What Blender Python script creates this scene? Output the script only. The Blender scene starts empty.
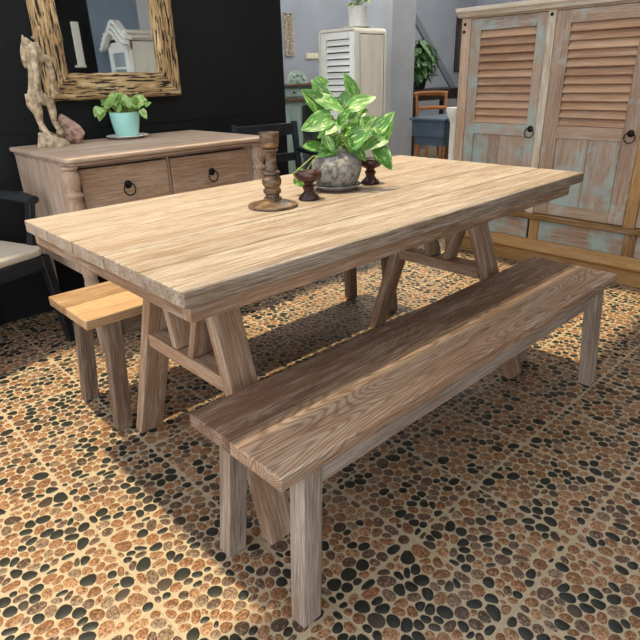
import bpy, bmesh, math, random
from mathutils import Vector, Matrix, noise
random.seed(7)
S = bpy.context.scene
C = S.collection
V = Vector

# ------------------------------------------------------------------ node helpers
def new_mat(name):
    m = bpy.data.materials.new(name); m.use_nodes = True
    nt = m.node_tree; nt.nodes.clear()
    out = nt.nodes.new('ShaderNodeOutputMaterial'); b = nt.nodes.new('ShaderNodeBsdfPrincipled')
    nt.links.new(b.outputs[0], out.inputs[0])
    return m, nt, b
class G:
    """tiny node-graph writer"""
    def __init__(s, nt): s.nt = nt
    def n(s, t, **k):
        x = s.nt.nodes.new(t)
        for a, b in k.items(): setattr(x, a, b)
        return x
    def put(s, sock, v):
        if isinstance(v, bpy.types.NodeSocket): s.nt.links.new(v, sock)
        elif v is not None:
            if sock.type == 'RGBA' and len(v) == 3: v = (*v, 1)
            sock.default_value = v
    def math(s, op, a, b=None, c=None, clamp=False):
        x = s.n('ShaderNodeMath', operation=op, use_clamp=clamp)
        for i, v in enumerate((a, b, c)):
            if v is not None: s.put(x.inputs[i], v)
        return x.outputs[0]
    def vmath(s, op, a, b=None):
        x = s.n('ShaderNodeVectorMath', operation=op)
        s.put(x.inputs[0], a)
        if b is not None: s.put(x.inputs[1], b)
        return x.outputs[0]
    def noise(s, vec, scale=1, detail=3, rough=.55, dist=0, col=False):
        x = s.n('ShaderNodeTexNoise'); s.put(x.inputs['Vector'], vec)
        x.inputs['Scale'].default_value = scale; x.inputs['Detail'].default_value = detail
        x.inputs['Roughness'].default_value = rough; x.inputs['Distortion'].default_value = dist
        return x.outputs[1 if col else 0]
    def ramp(s, f, stops, interp='LINEAR'):
        x = s.n('ShaderNodeValToRGB'); s.put(x.inputs[0], f); e = x.color_ramp.elements
        x.color_ramp.interpolation = interp
        while len(e) < len(stops): e.new(.5)
        for i, (p, c) in enumerate(stops):
            e[i].position = p; e[i].color = (*c, 1) if not isinstance(c, (int, float)) else (c, c, c, 1)
        return x.outputs[0]
    def mix(s, f, a, b, mode='MIX'):
        x = s.n('ShaderNodeMix', data_type='RGBA', blend_type=mode)
        s.put(x.inputs[0], f); s.put(x.inputs[6], a); s.put(x.inputs[7], b)
        return x.outputs[2]
    def rng(s, v, a, b, c=0., d=1.):
        x = s.n('ShaderNodeMapRange'); s.put(x.inputs[0], v)
        for i, q in enumerate((a, b, c, d)): x.inputs[i+1].default_value = q
        return x.outputs[0]
    def bump(s, h, strength, dist, bsdf):
        x = s.n('ShaderNodeBump'); x.inputs['Strength'].default_value = strength
        x.inputs['Distance'].default_value = dist; s.put(x.inputs['Height'], h)
        s.nt.links.new(x.outputs[0], bsdf.inputs['Normal'])
def hexc(h):
    f = lambda v: (v/12.92 if v <= .04045 else ((v+.055)/1.055)**2.4)
    return tuple(f(int(h[i:i+2], 16)/255) for i in (0, 2, 4))

def wood(name, dark, mid, light, wash=None, wash_amt=.4, rings=.35, pores=.5, rough=.72, paint=None, paint_amt=.0, var=.25):
    """weathered wood; 'gc' = coordinates along the grain written on each board, 'rnd' = one number per board"""
    m, nt, b = new_mat(name); g = G(nt)
    at = g.n('ShaderNodeAttribute', attribute_name='gc').outputs['Vector']
    rn = g.n('ShaderNodeAttribute', attribute_name='rnd').outputs['Fac']
    mp = lambda sx, sy: g.vmath('MULTIPLY', at, (sx, sy, sy))
    broad = g.noise(mp(1.3, 11), 1, 4, .6, .3)
    streak = g.noise(mp(5, 170), 1, 5, .7)
    pore = g.noise(mp(10, 430), 1, 3, .6)
    ringn = g.noise(mp(1.5, 9), 1, 1.5, .35, .2)
    ring = g.math('SINE', g.math('MULTIPLY', g.math('ADD', ringn, g.math('MULTIPLY', streak, .006)), 190))
    ring = g.rng(ring, -.2, 1.)
    f = g.math('ADD', g.math('MULTIPLY', broad, .55), g.math('MULTIPLY', streak, .45))
    f = g.math('ADD', f, g.math('MULTIPLY', g.math('SUBTRACT', rn, .5), var))
    col = g.ramp(f, [(.30, dark), (.5, mid), (.68, light)])
    if wash:
        w = g.noise(mp(2.3, 24), 1.3, 8, .76, .2)
        w = g.math('ADD', w, g.math('MULTIPLY', g.math('SUBTRACT', pore, .5), .5))
        w = g.rng(w, .60-.35*wash_amt, .86-.35*wash_amt, 0, .8)
        col = g.mix(w, col, wash)
    col = g.mix(g.math('MULTIPLY', ring, rings), col, g.mix(.5, dark, mid), 'MIX') if rings else col
    pm = g.math('MULTIPLY', g.rng(pore, .36, .50, 1, 0), pores)
    col = g.mix(pm, col, tuple(c*.42 for c in dark))
    if paint:
        gp = g.n('ShaderNodeNewGeometry').outputs['Position']
        p1 = g.noise(gp, 5.5, 6, .68)
        p1 = g.math('ADD', p1, g.math('MULTIPLY', g.math('SUBTRACT', streak, .5), .16))
        pmask = g.rng(p1, .64-.4*paint_amt, .80-.4*paint_amt, 0, .75)
        col = g.mix(pmask, col, paint)
    g.put(b.inputs['Base Color'], col)
    g.put(b.inputs['Roughness'], g.rng(streak, .3, .7, rough-.1, rough+.1))
    b.inputs['Specular IOR Level'].default_value = .3
    g.bump(g.math('SUBTRACT', g.math('ADD', g.math('MULTIPLY', streak, .4), g.math('MULTIPLY', pore, .5)), g.math('MULTIPLY', ring, .2)), .35, .0035, b)
    return m

def plain(name, col, rough=.6, var=.12, scale=20, metal=0., bump=0., spec=.4, col2=None, detail=4, coat=0.):
    m, nt, b = new_mat(name); g = G(nt)
    tc = g.n('ShaderNodeTexCoord').outputs['Object']
    f = g.noise(tc, scale, detail, .6)
    c2 = col2 or tuple(c*(1-2*var) for c in col); c1 = tuple(min(1, c*(1+var)) for c in col)
    g.put(b.inputs['Base Color'], g.ramp(f, [(.3, c2), (.65, c1)]))
    b.inputs['Roughness'].default_value = rough; b.inputs['Metallic'].default_value = metal
    b.inputs['Specular IOR Level'].default_value = spec
    if coat: b.inputs['Coat Weight'].default_value = coat
    if bump: g.bump(g.noise(tc, scale*2.5, 5, .65), bump, .004, b)
    return m

M = {}
M['table'] = wood('whitewashed_teak', hexc('63503f'), hexc('846d58'), hexc('9a8470'), hexc('a69d91'), .58, .28, .5, var=.22)
M['table_edge'] = wood('whitewashed_teak_frame', hexc('6b4f39'), hexc('94745a'), hexc('ad8f74'), hexc('b8a794'), .38, .15, .4)
M['bench'] = wood('brown_washed_teak', hexc('51382a'), hexc('775743'), hexc('9b7c62'), hexc('b0a08e'), .42, .6, .5, var=.24)
M['bench_leg'] = wood('grey_washed_teak', hexc('5e4d40'), hexc('7f6c5c'), hexc('968475'), hexc('aea296'), .48, .12, .45, var=.15)
M['oldleg'] = wood('brown_teak_legs', hexc('4d392b'), hexc('6e5644'), hexc('87705c'), hexc('9b8b7c'), .42, .12, .5)
M['oldbench'] = wood('honey_teak', hexc('6b4d32'), hexc('906d48'), hexc('a88660'), hexc('b09a7c'), .35, .15, .4)
M['side'] = wood('pinkish_washed_teak', hexc('7c6350'), hexc('9f8570'), hexc('b29a85'), hexc('c2b3a5'), .48, .08, .3)
M['drawer'] = wood('brown_washed_drawer', hexc('755a44'), hexc('967860'), hexc('ab9076'), hexc('b8a693'), .42, .15, .3)
M['cab'] = wood('reclaimed_teak', hexc('795e4b'), hexc('987d67'), hexc('ab917b'), hexc('aca196'), .42, .1, .25, var=.15, paint=hexc('9fb3ae'), paint_amt=.2)
M['cab_teal'] = wood('reclaimed_teak_teal_paint', hexc('795f4d'), hexc('977e6a'), hexc('a8927f'), hexc('aaa39a'), .40, .1, .25, var=.15, paint=hexc('8fa8a4'), paint_amt=.50)
M['cab_pale'] = wood('reclaimed_teak_pale', hexc('9b8468'), hexc('c2b196'), hexc('d2c6b0'), hexc('d3cec4'), .55, .05, .3)
M['cab_gold'] = wood('golden_teak', hexc('664827'), hexc('8d683c'), hexc('a6804f'), hexc('a3917a'), .25, .15, .4)
M['cab_tan'] = wood('tan_reclaimed_teak', hexc('8d6f52'), hexc('b5977a'), hexc('c5ab90'), hexc('c4b6ac'), .4, .1, .3)
M['slat'] = wood('orange_brown_slats', hexc('85634a'), hexc('a58164'), hexc('b89679'), hexc('b3a18e'), .3, .05, .25)
M['cream'] = wood('cream_distressed_paint', hexc('cfc6b2'), hexc('e6dfcf'), hexc('eee9dc'), hexc('f1ede3'), .5, .0, .05, rough=.6)
M['white_paint'] = wood('white_distressed_paint', hexc('d6d6cc'), hexc('ebebe5'), hexc('f3f3ee'), hexc('f5f4ef'), .5, .0, .05, rough=.55, paint=hexc('9cc3d0'), paint_amt=.08)
M['tealdesk'] = wood('pale_teal_paint', hexc('6f8580'), hexc('93aaa4'), hexc('a8bdb6'), hexc('b6c6be'), .4, .0, .2, paint=hexc('7d6a52'), paint_amt=.02)
M['desktop'] = wood('brown_desk_top', hexc('4c3b2f'), hexc('76614f'), hexc('8d7763'), None, 0, .1, .4)
M['darkwood'] = wood('dark_brown_wood', hexc('20150f'), hexc('35241a'), hexc('4a3325'), None, 0, .1, .4, rough=.45)
M['orangewood'] = wood('orange_brown_wood', hexc('74492a'), hexc('a06a40'), hexc('b98252'), None, 0, .1, .3, rough=.45)
M['blackwood'] = wood('black_rubbed_wood', hexc('0d0f11'), hexc('191c1f'), hexc('2b3033'), hexc('6d7276'), .02, .0, .3, rough=.4)
M['bluechest'] = wood('slate_blue_paint', hexc('2c3947'), hexc('41505f'), hexc('506070'), hexc('6b7883'), .15, 0, .3, rough=.5)
M['slot'] = plain('dark_gap', hexc('2a1f18'), .9)
M['iron'] = plain('black_iron', hexc('1b1a19'), .45, .2, 60, metal=.6)
M['black_wall'] = plain('black_painted_boards', hexc('0f1112'), .65, .15, 3, bump=.05, spec=.25)
M['blue_wall'] = plain('grey_blue_plaster', hexc('9aa1ae'), .9, .05, 2.5, spec=.15)
M['pillar'] = plain('pale_grey_plaster', hexc('b5b9c0'), .85, .06, 4, spec=.15)
M['white_wall'] = plain('white_plaster', hexc('dcdedd'), .9, .03, 3, spec=.1)
M['grey_wall'] = plain('blue_grey_front_wall', hexc('8a98a8'), .9, .04, 2, spec=.1)
M['ceil'] = plain('ceiling_boards', hexc('b9b4aa'), .95, .05, 2, spec=.1)
M['ceramic_white'] = plain('white_glazed_ceramic', hexc('dfdcd6'), .3, .04, 12, spec=.5)
M['ceramic_teal'] = plain('mint_ceramic', hexc('9fd6cb'), .35, .03, 10, spec=.5)
M['pot_white'] = plain('white_textured_pot', hexc('d9d6d1'), .7, .08, 60, bump=.25)
M['stone'] = plain('rough_grey_stoneware', hexc('85827c'), .9, .30, 60, bump=.8, spec=.15, col2=hexc('474440'))
M['stone_saucer'] = plain('grey_clay_saucer', hexc('8b827d'), .75, .2, 30, bump=.3, spec=.2)
M['soil'] = plain('potting_soil', hexc('3a2c20'), .95, .3, 80, bump=.6, spec=.1)
M['cushion'] = plain('cream_seat_fabric', hexc('b7ab9b'), .9, .06, 90, bump=.15, spec=.1)
M['stonefig'] = plain('pale_carved_stone', hexc('ab9a80'), .8, .3, 38, bump=.4, spec=.2, col2=hexc('64523f'))
M['pinkrock'] = plain('pink_brown_crystal', hexc('b39482'), .42, .2, 55, bump=.7, spec=.4, col2=hexc('5d352b'), detail=8)
M['plastic'] = plain('beige_outlet_plastic', hexc('d6d0bd'), .5, .03, 10)
M['bronze'] = None
M['carved'] = plain('carved_whitewashed_panel', hexc('c8bda6'), .85, .2, 50, bump=.3, col2=hexc('7c6a52'))

def striped_wood_turned():
    m, nt, b = new_mat('bronzed_turned_wood'); g = G(nt)
    tc = g.n('ShaderNodeTexCoord').outputs['Object']
    z = g.n('ShaderNodeSeparateXYZ'); g.put(z.inputs[0], tc)
    f = g.noise(g.vmath('MULTIPLY', tc, (25, 25, 90)), 1, 4, .6)
    col = g.ramp(f, [(.3, hexc('2f221a')), (.52, hexc('57422f')), (.74, hexc('94734a'))])
    g.put(b.inputs['Base Color'], col); b.inputs['Roughness'].default_value = .42
    g.bump(f, .25, .002, b)
    return m
M['bronze'] = striped_wood_turned()
def goblet_mat():
    m, nt, b = new_mat('dark_polished_wood'); g = G(nt)
    tc = g.n('ShaderNodeTexCoord').outputs['Object']
    f = g.noise(g.vmath('MULTIPLY', tc, (60, 60, 20)), 1, 4, .6)
    g.put(b.inputs['Base Color'], g.ramp(f, [(.3, hexc('1d0f0c')), (.7, hexc('4a2a20'))]))
    b.inputs['Roughness'].default_value = .28
    return m
M['goblet'] = goblet_mat()
def leaf_mat(name, deep, fresh, cream, amt):
    m, nt, b = new_mat(name); g = G(nt)
    at = g.n('ShaderNodeAttribute', attribute_name='gc').outputs['Vector']
    tc = g.n('ShaderNodeTexCoord').outputs['Object']
    f = g.noise(g.vmath('MULTIPLY', at, (1, 3.2, 1)), 3.0, 5, .65, .4)
    base = g.mix(g.noise(tc, 14, 2), deep, fresh)
    col = g.mix(g.rng(f, .66-.3*amt, .78-.3*amt), base, cream)
    sx = g.n('ShaderNodeSeparateXYZ'); g.put(sx.inputs[0], at)
    g.put(b.inputs['Base Color'], col); b.inputs['Roughness'].default_value = .38
    b.inputs['Transmission Weight'].default_value = 0
    b.inputs['Subsurface Weight'].default_value = 0
    tr = g.n('ShaderNodeBsdfTranslucent'); g.put(tr.inputs[0], g.mix(.5, col, hexc('a8c84a')))
    ms = g.n('ShaderNodeMixShader'); ms.inputs[0].default_value = .12
    out = [n for n in nt.nodes if n.type == 'OUTPUT_MATERIAL'][0]
    nt.links.new(b.outputs[0], ms.inputs[1]); nt.links.new(tr.outputs[0], ms.inputs[2]); nt.links.new(ms.outputs[0], out.inputs[0])
    g.bump(f, .2, .003, b)
    return m
M['pothos'] = leaf_mat('variegated_leaf', hexc('1a4816'), hexc('4c8a2a'), hexc('c3d88c'), .42)
M['pothos2'] = leaf_mat('bright_leaf', hexc('47802c'), hexc('8ab84c'), hexc('e4e8b0'), .52)
M['darkleaf'] = leaf_mat('dark_leaf', hexc('24482a'), hexc('47783c'), hexc('93ad6c'), .08)
M['stem'] = plain('plant_stem', hexc('8fa04c'), .6, .15, 30)
def mirror_mat():
    m, nt, b = new_mat('mirror_glass'); b.inputs['Metallic'].default_value = 1
    b.inputs['Base Color'].default_value = (.86, .9, .92, 1); b.inputs['Roughness'].default_value = .015
    return m
M['mirror'] = mirror_mat()
def glass_mat():
    m, nt, b = new_mat('old_cabinet_glass'); b.inputs['Base Color'].default_value = (*hexc('9aa4a8'), 1)
    b.inputs['Roughness'].default_value = .08
    return m
M['pane'] = glass_mat()
def driftwood():
    m, nt, b = new_mat('rugged_eroded_wood'); g = G(nt)
    at = g.n('ShaderNodeAttribute', attribute_name='gc').outputs['Vector']
    f = g.noise(g.vmath('MULTIPLY', at, (10.5, 120, 120)), 1, 3, .55, .35)
    h = g.noise(g.vmath('MULTIPLY', at, (6, 40, 40)), 1, 5, .6)
    fis = g.rng(f, .42, .475)
    col = g.ramp(h, [(.3, hexc('7d613f')), (.5, hexc('ab8a5c')), (.7, hexc('cfb487'))])
    col = g.mix(fis, hexc('1c120b'), col)
    g.put(b.inputs['Base Color'], col); b.inputs['Roughness'].default_value = .75
    g.bump(g.math('ADD', g.math('MULTIPLY', fis, .8), g.math('MULTIPLY', h, .5)), .9, .008, b)
    return m
M['drift'] = driftwood()

TS, TX, TY = .2909, .7496, .0368          # floor tile size and origin
def mortar_mat():
    m, nt, b = new_mat('tile_mortar'); g = G(nt)
    pos = g.n('ShaderNodeNewGeometry').outputs['Position']
    t = g.vmath('SCALE', g.vmath('SUBTRACT', g.vmath('MULTIPLY', pos, (1, 1, 0)), (TX, TY, 0))); t.node.inputs['Scale'].default_value = 1/TS
    sx = g.n('ShaderNodeSeparateXYZ'); g.put(sx.inputs[0], g.vmath('FRACTION', t))
    ex = g.math('MINIMUM', sx.outputs[0], g.math('SUBTRACT', 1., sx.outputs[0]))
    ey = g.math('MINIMUM', sx.outputs[1], g.math('SUBTRACT', 1., sx.outputs[1]))
    edge = g.math('MULTIPLY', g.math('MINIMUM', ex, ey), TS)
    grout = g.rng(edge, .0010, .0019, 1, 0)
    col = g.mix(g.noise(pos, 90, 5, .7), hexc('786a56'), hexc('b09f84'))
    col = g.mix(grout, col, hexc('94856c'))
    g.put(b.inputs['Base Color'], col); b.inputs['Roughness'].default_value = .6; b.inputs['Specular IOR Level'].default_value = .25
    g.bump(g.math('SUBTRACT', g.math('MULTIPLY', g.noise(pos, 120, 4, .7), .25), grout), .5, .002, b)
    return m
def pebble_mat():
    m, nt, b = new_mat('pebbles'); g = G(nt)
    pos = g.n('ShaderNodeNewGeometry').outputs['Position']
    rn = g.n('ShaderNodeAttribute', attribute_name='rnd').outputs['Fac']
    sh = g.math('FRACT', g.math('MULTIPLY', rn, 37.31))
    kinds = g.ramp(rn, [(0, hexc('22231f')), (.27, hexc('3d332b')), (.36, hexc('54433a')), (.48, hexc('7c563a')), (.72, hexc('8d694c')), (.90, hexc('73604e'))], 'CONSTANT')
    brown = g.math('GREATER_THAN', rn, .30)
    mott = g.noise(pos, 170, 5, .75)
    c = g.mix(g.math('MULTIPLY', g.rng(mott, .50, .58, 0, .85), brown), kinds, hexc('3d271b'))
    c = g.mix(g.math('MULTIPLY', g.rng(mott, .45, .36, 0, .65), brown), c, hexc('b98f6c'))
    c = g.mix(g.math('MULTIPLY', sh, .3), c, hexc('1c1510'))
    g.put(b.inputs['Base Color'], c); b.inputs['Roughness'].default_value = .42; b.inputs['Specular IOR Level'].default_value = .3
    g.bump(mott, .25, .0015, b)
    return m
M['floor'] = mortar_mat(); M['pebble'] = pebble_mat()


# ------------------------------------------------------------------ mesh builder
class MB:
    def __init__(s): s.v = []; s.f = []; s.gc = []; s.rn = []
    def _add(s, pts, faces, gcs, rnd=None):
        o = len(s.v); r = random.random() if rnd is None else rnd
        k = V((random.uniform(0, 40), random.uniform(0, 40), random.uniform(0, 40)))
        s.v += [V(p) for p in pts]; s.f += [[i+o for i in f] for f in faces]
        s.gc += [V(c)+k for c in gcs]; s.rn += [r]*len(pts)
    def box(s, x0, x1, y0, y1, z0, z1, grain=None, rnd=None):
        P = [V((x, y, z)) for x in (x0, x1) for y in (y0, y1) for z in (z0, z1)]
        L = [abs(x1-x0), abs(y1-y0), abs(z1-z0)]
        a = L.index(max(L)) if grain is None else grain
        o = [a]+[i for i in range(3) if i != a]
        s._add(P, [(0,1,3,2),(4,6,7,5),(0,4,5,1),(2,3,7,6),(0,2,6,4),(1,5,7,3)], [(p[o[0]], p[o[1]], p[o[2]]) for p in P], rnd)
        return s
    def beam(s, p0, p1, u, w, hu, hw, rnd=None, s0=1., s1=1.):
        """bar from p0 to p1; half widths hu along u, hw along w; end faces lie in the u-w plane"""
        p0, p1, u, w = V(p0), V(p1), V(u).normalized(), V(w).normalized()
        P = []; Q = []; L = (p1-p0).length
        for (p, sc, t) in ((p0, s0, 0), (p1, s1, L)):
            for a, b in ((-1,-1), (1,-1), (1,1), (-1,1)):
                P.append(p+u*a*hu*sc+w*b*hw*sc); Q.append((t, a*hu, b*hw))
        F = [(3,2,1,0),(4,5,6,7)]+[(i, (i+1) % 4, 4+(i+1) % 4, 4+i) for i in range(4)]
        s._add(P, F, Q, rnd); return s
    def lathe(s, prof, c=(0,0,0), n=28, cap=True, ax=2, rnd=None):
        P = []; Q = []; F = []
        for (r, z) in prof:
            for i in range(n):
                a = 2*math.pi*i/n
                q = (r*math.cos(a), r*math.sin(a), z)
                if ax == 0: q = (q[2], q[0], q[1])
                if ax == 1: q = (q[0], q[2], q[1])
                P.append(V(q)+V(c)); Q.append((z, r*a, r))
        for j in range(len(prof)-1):
            for i in range(n):
                F.append((j*n+i, j*n+(i+1) % n, (j+1)*n+(i+1) % n, (j+1)*n+i))
        if cap:
            F.append(tuple(range(n-1, -1, -1))); F.append(tuple((len(prof)-1)*n+i for i in range(n)))
        s._add(P, F, Q, rnd); return s
    def tube(s, pts, rad, n=8, cap=True, flat=None, closed=False):
        pts = [V(p) for p in pts]; m = len(pts); P = []; Q = []; F = []
        rad = rad if isinstance(rad, (list, tuple)) else [rad]*m
        up = None; L = 0
        for k in range(m):
            t = (pts[(k+1) % m] - pts[k-1]) if closed else (pts[min(k+1, m-1)] - pts[max(k-1, 0)])
            t.normalize()
            if up is None:
                up = V((0,0,1)) if abs(t.z) < .9 else V((1,0,0))
            a = (up - t*up.dot(t)).normalized(); b = t.cross(a); up = a
            if k: L += (pts[k]-pts[k-1]).length
            for i in range(n):
                an = 2*math.pi*i/n
                P.append(pts[k] + (a*math.cos(an) + b*math.sin(an)*(flat or 1))*rad[k]); Q.append((L, rad[k]*math.cos(an), rad[k]*math.sin(an)))
        for k in range(m if closed else m-1):
            k2 = (k+1) % m
            for i in range(n): F.append((k*n+i, k*n+(i+1) % n, k2*n+(i+1) % n, k2*n+i))
        if cap and not closed:
            F.append(tuple(range(n-1, -1, -1))); F.append(tuple((m-1)*n+i for i in range(n)))
        s._add(P, F, Q); return s
    def prism(s, outline, d0, d1, ax=1, grain=0):
        """outline of 2-D points extruded along axis ax from d0 to d1"""
        def mk(a, b, d): return V((d, a, b)) if ax == 0 else V((a, d, b)) if ax == 1 else V((a, b, d))
        n = len(outline); P = [mk(a, b, d0) for a, b in outline]+[mk(a, b, d1) for a, b in outline]
        F = [tuple(range(n)), tuple(range(2*n-1, n-1, -1))]+[(i, n+i, n+(i+1) % n, (i+1) % n) for i in range(n)]
        o = [grain]+[i for i in range(3) if i != grain]
        s._add(P, F, [(p[o[0]], p[o[1]], p[o[2]]) for p in P]); return s
    def leaf(s, base, tip, nrm, width, fold=.25, droop=.2):
        base, tip = V(base), V(tip); ax = tip-base; L = ax.length; ax.normalize()
        nrm = V(nrm); nrm = (nrm-ax*nrm.dot(ax)).normalized(); sd = ax.cross(nrm)
        N = 9; P = []; Q = []; F = []
        for i in range(N+1):
            t = i/N
            w = width*.5*(max(0, math.sin(math.pi*min(1, (t*.93+.07)**.62)))**.8)*(1.0 if t < .93 else .7)
            if i == N: w = .0004
            back = -.10*L*max(0, 1-t*5)
            dz = -droop*L*t*t
            for k in (-1., -.55, 0., .55, 1.):
                p = base+ax*(t*L + back*abs(k)) + sd*(k*w) + nrm*(fold*w*abs(k)*(1.2-.5*abs(k)) + dz + .06*w*math.sin(t*9+k*2))
                P.append(p); Q.append((t, k*.5, 0))
        for i in range(N):
            for k in range(4): F.append((i*5+k, i*5+k+1, (i+1)*5+k+1, (i+1)*5+k))
        s._add(P, F, Q); return s
    def build(s, name, mat, parent=None, bevel=0., seg=2, smooth=True, loc=None, angle=40):
        me = bpy.data.meshes.new(name); me.from_pydata([tuple(p) for p in s.v], [], s.f)
        a = me.attributes.new('gc', 'FLOAT_VECTOR', 'POINT'); a.data.foreach_set('vector', [c for q in s.gc for c in q])
        a = me.attributes.new('rnd', 'FLOAT', 'POINT'); a.data.foreach_set('value', s.rn)
        bm = bmesh.new(); bm.from_mesh(me); bmesh.ops.recalc_face_normals(bm, faces=bm.faces); bm.to_mesh(me); bm.free()
        me.materials.append(M[mat] if isinstance(mat, str) else mat)
        if smooth:
            me.polygons.foreach_set('use_smooth', [True]*len(me.polygons))
            me.set_sharp_from_angle(angle=math.radians(angle))
        o = bpy.data.objects.new(name, me); C.objects.link(o)
        if loc is not None: o.location = loc
        if parent: o.parent = parent
        if bevel:
            b = o.modifiers.new('bevel', 'BEVEL'); b.width = bevel; b.segments = seg; b.limit_method = 'ANGLE'; b.angle_limit = math.radians(35)
            b.harden_normals = False
        return o

def tag(o, label, cat, group=None):
    o['label'] = label; o['category'] = cat
    if group: o['group'] = group
    return o
def thing(name, label, cat, loc=(0,0,0), rz=0., group=None):
    o = bpy.data.objects.new(name, None); C.objects.link(o); o.empty_display_size = .1
    o.location = loc; o.rotation_euler = (0, 0, rz)
    return tag(o, label, cat, group)
def struct(o): o['kind'] = 'structure'; return o
def kids(o): return [c for c in C.objects if c.parent == o]
def copy_tree(o, parent=None):
    c = o.copy(); C.objects.link(c)
    if parent: c.parent = parent
    for k in kids(o): copy_tree(k, c)
    return c

# ------------------------------------------------------------------ camera
cd = bpy.data.cameras.new('camera'); cam = bpy.data.objects.new('camera', cd); C.objects.link(cam)
F, PITCH, ROLL, YAW = 563.64, .4095, -.0311, .825
fw = V((math.cos(PITCH)*math.cos(YAW), math.cos(PITCH)*math.sin(YAW), -math.sin(PITCH)))
r0 = V((math.sin(YAW), -math.cos(YAW), 0)); u0 = r0.cross(fw)
cr = r0*math.cos(ROLL)+u0*math.sin(ROLL); cu = -r0*math.sin(ROLL)+u0*math.cos(ROLL)
cam.matrix_world = Matrix(((cr.x, cu.x, -fw.x, .1122), (cr.y, cu.y, -fw.y, -.0514), (cr.z, cu.z, -fw.z, 1.1217), (0, 0, 0, 1)))
cd.sensor_width = 36; cd.sensor_fit = 'HORIZONTAL'; cd.lens = F/640*36; cd.clip_start = .05; cd.clip_end = 200
S.camera = cam
RR = V((r0.x, r0.y, 0)); TT = V((-math.cos(YAW), -math.sin(YAW), 0)); UP = V((0, 0, 1))   # horizontal directions used to turn loose objects

# ------------------------------------------------------------------ setting
XL, XR, YF, YB = -1.3, 8.9, -2.5, 5.6
def voronoi_tile(rnd):
    """rounded pebbles filling one tile: cells of jittered points, shrunk, corners cut twice"""
    sx_, sy_ = .034, .0250; pts = []
    nx_, ny_ = int(TS/sx_)+1, int(TS/sy_)+1
    for i in range(nx_):
        for j in range(ny_):
            pts.append(((i+.5+(.25 if j % 2 else -.25)+rnd.uniform(-.48, .48))*TS/nx_, (j+.5+rnd.uniform(-.48, .48))*TS/ny_))
    pts = [p for p in pts if rnd.random() > .12]
    mg = .0035; cells = []
    for (px, py) in pts:
        poly = [(mg, mg), (TS-mg, mg), (TS-mg, TS-mg), (mg, TS-mg)]
        for (qx, qy) in pts:
            dx, dy = qx-px, qy-py; d2 = dx*dx+dy*dy
            if d2 < 1e-12 or d2 > .0081: continue
            L = math.sqrt(d2); nx, ny = dx/L, dy/L; off = nx*(px+qx)/2+ny*(py+qy)/2-.0011
            o = []
            for k in range(len(poly)):
                a, c = poly[k], poly[(k+1) % len(poly)]
                da, dc = nx*a[0]+ny*a[1]-off, nx*c[0]+ny*c[1]-off
                if da <= 0: o.append(a)
                if da*dc < 0: t = da/(da-dc); o.append((a[0]+(c[0]-a[0])*t, a[1]+(c[1]-a[1])*t))
            poly = o
            if len(poly) < 3: break
        if len(poly) < 3: continue
        cx = sum(a for a, _ in poly)/len(poly); cy = sum(c for _, c in poly)/len(poly)
        for it in range(2):
            o = []
            f = .30 if it == 0 else .25
            for k in range(len(poly)):
                a, c = poly[k], poly[(k+1) % len(poly)]
                o += [(a[0]+(c[0]-a[0])*f, a[1]+(c[1]-a[1])*f), (a[0]+(c[0]-a[0])*(1-f), a[1]+(c[1]-a[1])*(1-f))]
            poly = o
        # pull the outline towards a rounded pebble of the same size
        n = 12; rad = []
        for k in range(n):
            an = 2*math.pi*k/n; ux, uy = math.cos(an), math.sin(an); best = 0
            for m_ in range(len(poly)):
                a, c = poly[m_], poly[(m_+1) % len(poly)]
                ax_, ay_, bx_, by_ = a[0]-cx, a[1]-cy, c[0]-cx, c[1]-cy
                den = ux*(by_-ay_)-uy*(bx_-ax_)
                if abs(den) < 1e-12: continue
                t = (ax_*(by_-ay_)-ay_*(bx_-ax_))/den; w = (ax_*uy-ay_*ux)/den
                if t > 0 and -1e-6 <= w <= 1+1e-6: best = max(best, t)
            rad.append(best)
        sm = [(rad[k-1]+2*rad[k]+rad[(k+1) % n])/4 for k in range(n)]
        area_ = sum(r*r for r in rad)/n
        if area_ < .0035**2: continue
        kk = rnd.uniform(.98, 1.05)
        cells.append((cx, cy, [min(sm[k], rad[k]*1.04)*kk for k in range(n)]))
    return cells
def make_floor():
    rnd = random.Random(12); tiles = [voronoi_tile(rnd) for _ in range(7)]
    v = [(x, y, z) for x in (XL-1.5, XR) for y in (YF, YB) for z in (-.1, 0)]
    f = [(0,1,3,2),(4,6,7,5),(0,4,5,1),(2,3,7,6),(0,2,6,4),(1,5,7,3)]; mi = [0]*6; rn = [0.]*8
    n = 12; cosn = [(math.cos(2*math.pi*k/n), math.sin(2*math.pi*k/n)) for k in range(n)]
    for i in range(-5, 12):
        for j in range(-4, 13):
            cells = rnd.choice(tiles); q = rnd.randrange(4); ox, oy = TX+(i+.5)*TS, TY+(j+.5)*TS
            for (cx, cy, rad) in cells:
                o = len(v); r_ = rnd.random(); x0, y0 = cx-TS/2, cy-TS/2
                for sc, h in ((1., .0002), (.72, .0014)):
                    for k in range(n):
                        x, y = x0+cosn[k][0]*rad[k]*sc, y0+cosn[k][1]*rad[k]*sc
                        for _ in range(q): x, y = -y, x
                        v.append((ox+x, oy+y, h))
                for k in range(n):
                    k2 = (k+1) % n; f.append((o+k, o+k2, o+n+k2, o+n+k)); mi.append(1)
                f.append(tuple(o+n+k for k in range(n))); mi.append(1); rn += [r_]*(2*n)
    me = bpy.data.meshes.new('floor'); me.from_pydata(v, [], f)
    me.materials.append(M['floor']); me.materials.append(M['pebble'])
    me.polygons.foreach_set('material_index', mi); me.polygons.foreach_set('use_smooth', [m_ == 1 for m_ in mi])
    a = me.attributes.new('rnd', 'FLOAT', 'POINT'); a.data.foreach_set('value', rn)
    o = bpy.data.objects.new('floor', me); C.objects.link(o); return struct(o)
make_floor()
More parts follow.
